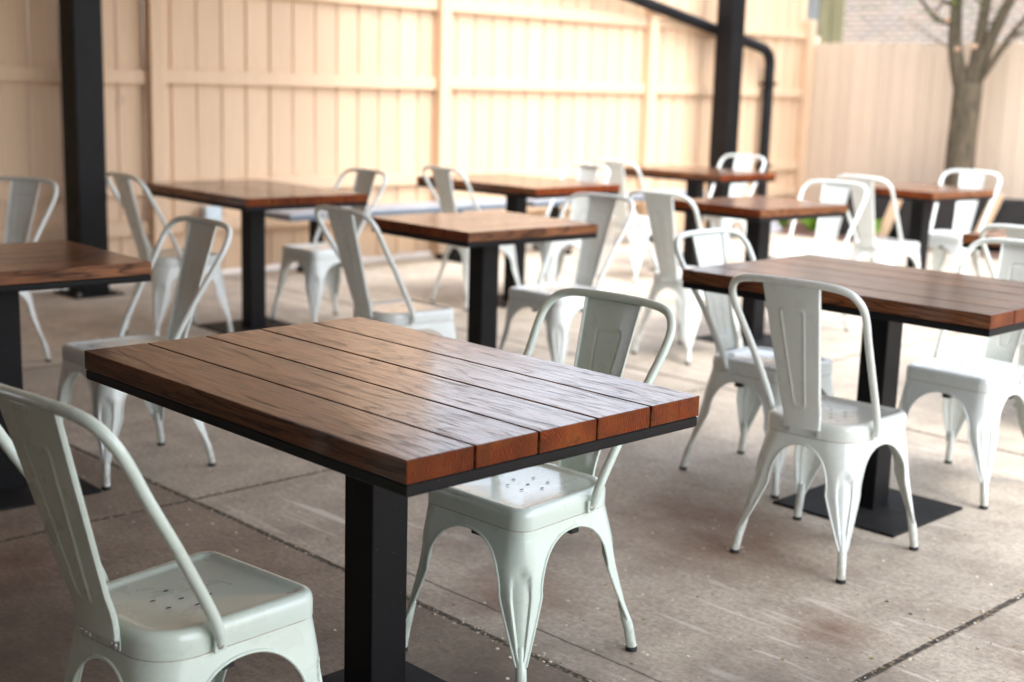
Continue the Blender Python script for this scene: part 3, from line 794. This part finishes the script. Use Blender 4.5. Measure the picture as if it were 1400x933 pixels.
# ------------------------------------------------------------------ tree (trunk base in the mulch)
BARK = m_bark(); LEAF = m_leaf('young_leaf', (.12,.24,.02), (.22,.36,.04))
tx, ty = -6.06, 11.62
tree = thing('bare_tree', 'nearly bare multi-stemmed tree rising before the right fence', 'tree', (tx, ty, 0))
def wpath(pts):  # image-plane offsets measured off the trunk, in metres
    return [(x, y, z) for x, y, z in pts]
b = MB(); b.tube(crom([(.0,0,0),(.005,0,.25),(-.01,0,.8),(.0,0,1.25),(.005,0,1.5)], 5), [.19,.17,.155,.147,.142,.14,.138,.136,.135,.134,.133,.132,.131,.13,.13,.13,.13,.13,.13,.128,.125], 18)
b.build('trunk', BARK, tree, True, 80)
LIMBS = [([(-.04,0,1.40),(-.10,-.02,1.62),(-.155,-.02,1.85),(-.18,0,2.1),(-.22,.03,2.5),(-.42,.1,3.3),(-.62,.15,4.3)], .082, .025),
         ([(.02,.0,1.42),(.045,.02,1.65),(.06,.03,1.9),(.08,.05,2.25),(.12,.1,2.9),(.10,.2,4.4)], .075, .022),
         ([(.05,.0,1.45),(.10,.02,1.68),(.17,.03,1.9),(.28,.05,2.18),(.45,.1,2.6),(.75,.2,3.4),(1.0,.2,4.2)], .072, .02),
         ([(.09,-.02,1.48),(.18,-.03,1.60),(.30,-.04,1.78),(.40,-.05,1.93),(.52,-.06,2.06),(.75,-.1,2.3),(1.2,-.1,2.9)], .034, .012),
         ([(.38,-.05,1.90),(.47,-.06,1.925),(.62,-.07,1.95),(.9,-.1,2.05)], .02, .007),
         ([(-.18,0,2.02),(-.26,-.02,2.03),(-.34,-.03,2.05),(-.42,-.04,2.12),(-.50,-.05,2.22),(-.8,-.1,2.6),(-1.0,-.1,3.1)], .028, .008),
         ([(-.19,0,2.14),(-.27,.02,2.20),(-.40,.05,2.32),(-.7,.1,2.9)], .02, .007)]
for k in range(26):
    src, r0, r1 = LIMBS[random.choice([0, 1, 2, 3, 3, 5, 5])]; a = Vector(random.choice(crom(src, 4)[6:]))
    if a.z < 1.75: continue
    d = Vector((random.uniform(-1,1), random.uniform(-.8,.8), random.uniform(.2,1.0))).normalized(); q = [a]
    for j in range(4):
        d = (d + Vector((random.uniform(-.3,.3), random.uniform(-.3,.3), random.uniform(-.05,.3)))).normalized(); q.append(q[-1] + d*random.uniform(.09,.17))
    LIMBS.append(([tuple(v) for v in q], .0085, .003))
for pts, r0, r1 in LIMBS:
    pa = crom(pts, 6); b = MB(); b.tube(pa, [lerp(r0, r1, i/(len(pa)-1)) for i in range(len(pa))], 12)
    b.build('limb', BARK, tree, True, 80)
b = MB()
def leafat(p, s):
    a = random.random()*2*PI; u = Vector((math.cos(a), math.sin(a), random.uniform(-.5,.5))).normalized(); w = u.cross(Vector((random.random()-.5, random.random()-.5, 1))).normalized()
    b.add([p-u*s, p+w*s*.45, p+u*s, p-w*s*.45], [(0,1,2,3)])
for pts, r0, r1 in LIMBS:
    pa = crom(pts, 6)
    for p in pa:
        if p.z < 2.6: continue
        for k in range(30): leafat(p+Vector((random.gauss(0,.28), random.gauss(0,.28), random.gauss(0,.25))), random.uniform(.02,.045))
for c, n in (((-.02,.12,2.13), 9), ((.66,-.05,2.02), 8), ((.05,.15,2.22), 8)):
    for k in range(n): leafat(Vector(c)+Vector((random.gauss(0,.035), random.gauss(0,.03), random.gauss(0,.04))), random.uniform(.02,.04))
b.build('leaves', LEAF, tree)
STUB = m_plain('cut_wood', (.52,.33,.22), .8)
for x, z in ((-.085,1.79),(.075,1.815),(-.21,2.045)):
    b = MB(); b.tube([(x,-.075,z),(x,-.11,z)], [.024,.02], 9); b.build('pruned_stub', STUB, tree)

# ------------------------------------------------------------------ beyond the fence
b = MB(); b.box((-34,19,0),(16,19.3,5.0))
bw = thing('brick_building', 'old grey brown brick building beyond the right fence', 'building', (-9, 19, 0))
o = b.build('wall', m_brick(), bw); o.location = (9,-19,0)
b = MB()
for i, (x, w) in enumerate(((-9.62,.165),(-9.45,.165),(-9.28,.165),(-9.11,.165))): b.box((x, 14+.004*i, 0), (x+w-.006, 14.03+.004*i, 2.9), at=0.0 if i < 2 else 1.0)
o = b.build('weathered_panel', m_weathered(), attr=True)
tag(o, 'grey weathered board panel standing behind the fence corner', 'panel')

# ------------------------------------------------------------------ light
w = D.worlds.new('World'); S.world = w; w.use_nodes = True; nt = w.node_tree
bg = nt.nodes['Background']; sky = nt.nodes.new('ShaderNodeTexSky'); sky.sky_type = 'NISHITA'; sky.sun_disc = False
EL, AZ = math.radians(SUN_EL), math.radians(SUN_AZ)     # AZ: direction towards the sun, counter-clockwise from +X
sky.sun_elevation = EL; sky.sun_rotation = PI/2 - AZ
sky.air_density = 1.0; sky.dust_density = 2.0; sky.ozone_density = .6
hs = nt.nodes.new('ShaderNodeHueSaturation'); hs.inputs['Saturation'].default_value = .42
nt.links.new(sky.outputs[0], hs.inputs['Color']); nt.links.new(hs.outputs[0], bg.inputs[0])
bg.inputs[1].default_value = SKY_S
sl = D.lights.new('sun', 'SUN'); sl.energy = SUN_E; sl.angle = math.radians(SUN_A); sl.color = (1, .985, .965)
so = D.objects.new('sun', sl); COL.objects.link(so)
sd = Vector((math.cos(EL)*math.cos(AZ), math.cos(EL)*math.sin(AZ), math.sin(EL)))
so.rotation_euler = sd.to_track_quat('Z', 'Y').to_euler(); so.location = sd*30
# ------------------------------------------------------------------ camera
cd = D.cameras.new('camera'); co = D.objects.new('camera', cd); COL.objects.link(co); S.camera = co
yaw, pitch, roll = map(math.radians, (-44.2973, 10.871, 1.6923))
an = PI + yaw
F = Vector((math.cos(an)*math.cos(pitch), math.sin(an)*math.cos(pitch), -math.sin(pitch)))
R = F.cross(Vector((0,0,1))).normalized(); U = R.cross(F)
R2 = math.cos(roll)*R + math.sin(roll)*U; U2 = -math.sin(roll)*R + math.cos(roll)*U
M = Matrix((R2, U2, -F)).transposed().to_4x4(); M.translation = (0, 0, 1.3648)
co.matrix_world = M
cd.sensor_width = 36; cd.lens = 1831.355/1400*36; cd.clip_start = .05; cd.clip_end = 300
cd.dof.use_dof = True; cd.dof.focus_distance = 2.75; cd.dof.aperture_fstop = 2.6; cd.dof.aperture_blades = 9
S.view_settings.view_transform = 'Standard'; S.view_settings.look = 'None'; S.view_settings.gamma = 1
S.view_settings.exposure = EXPO
S.render.engine = 'CYCLES'; S.cycles.max_bounces = 8; S.cycles.diffuse_bounces = 4
try: S.cycles.use_denoising = True
except Exception: pass
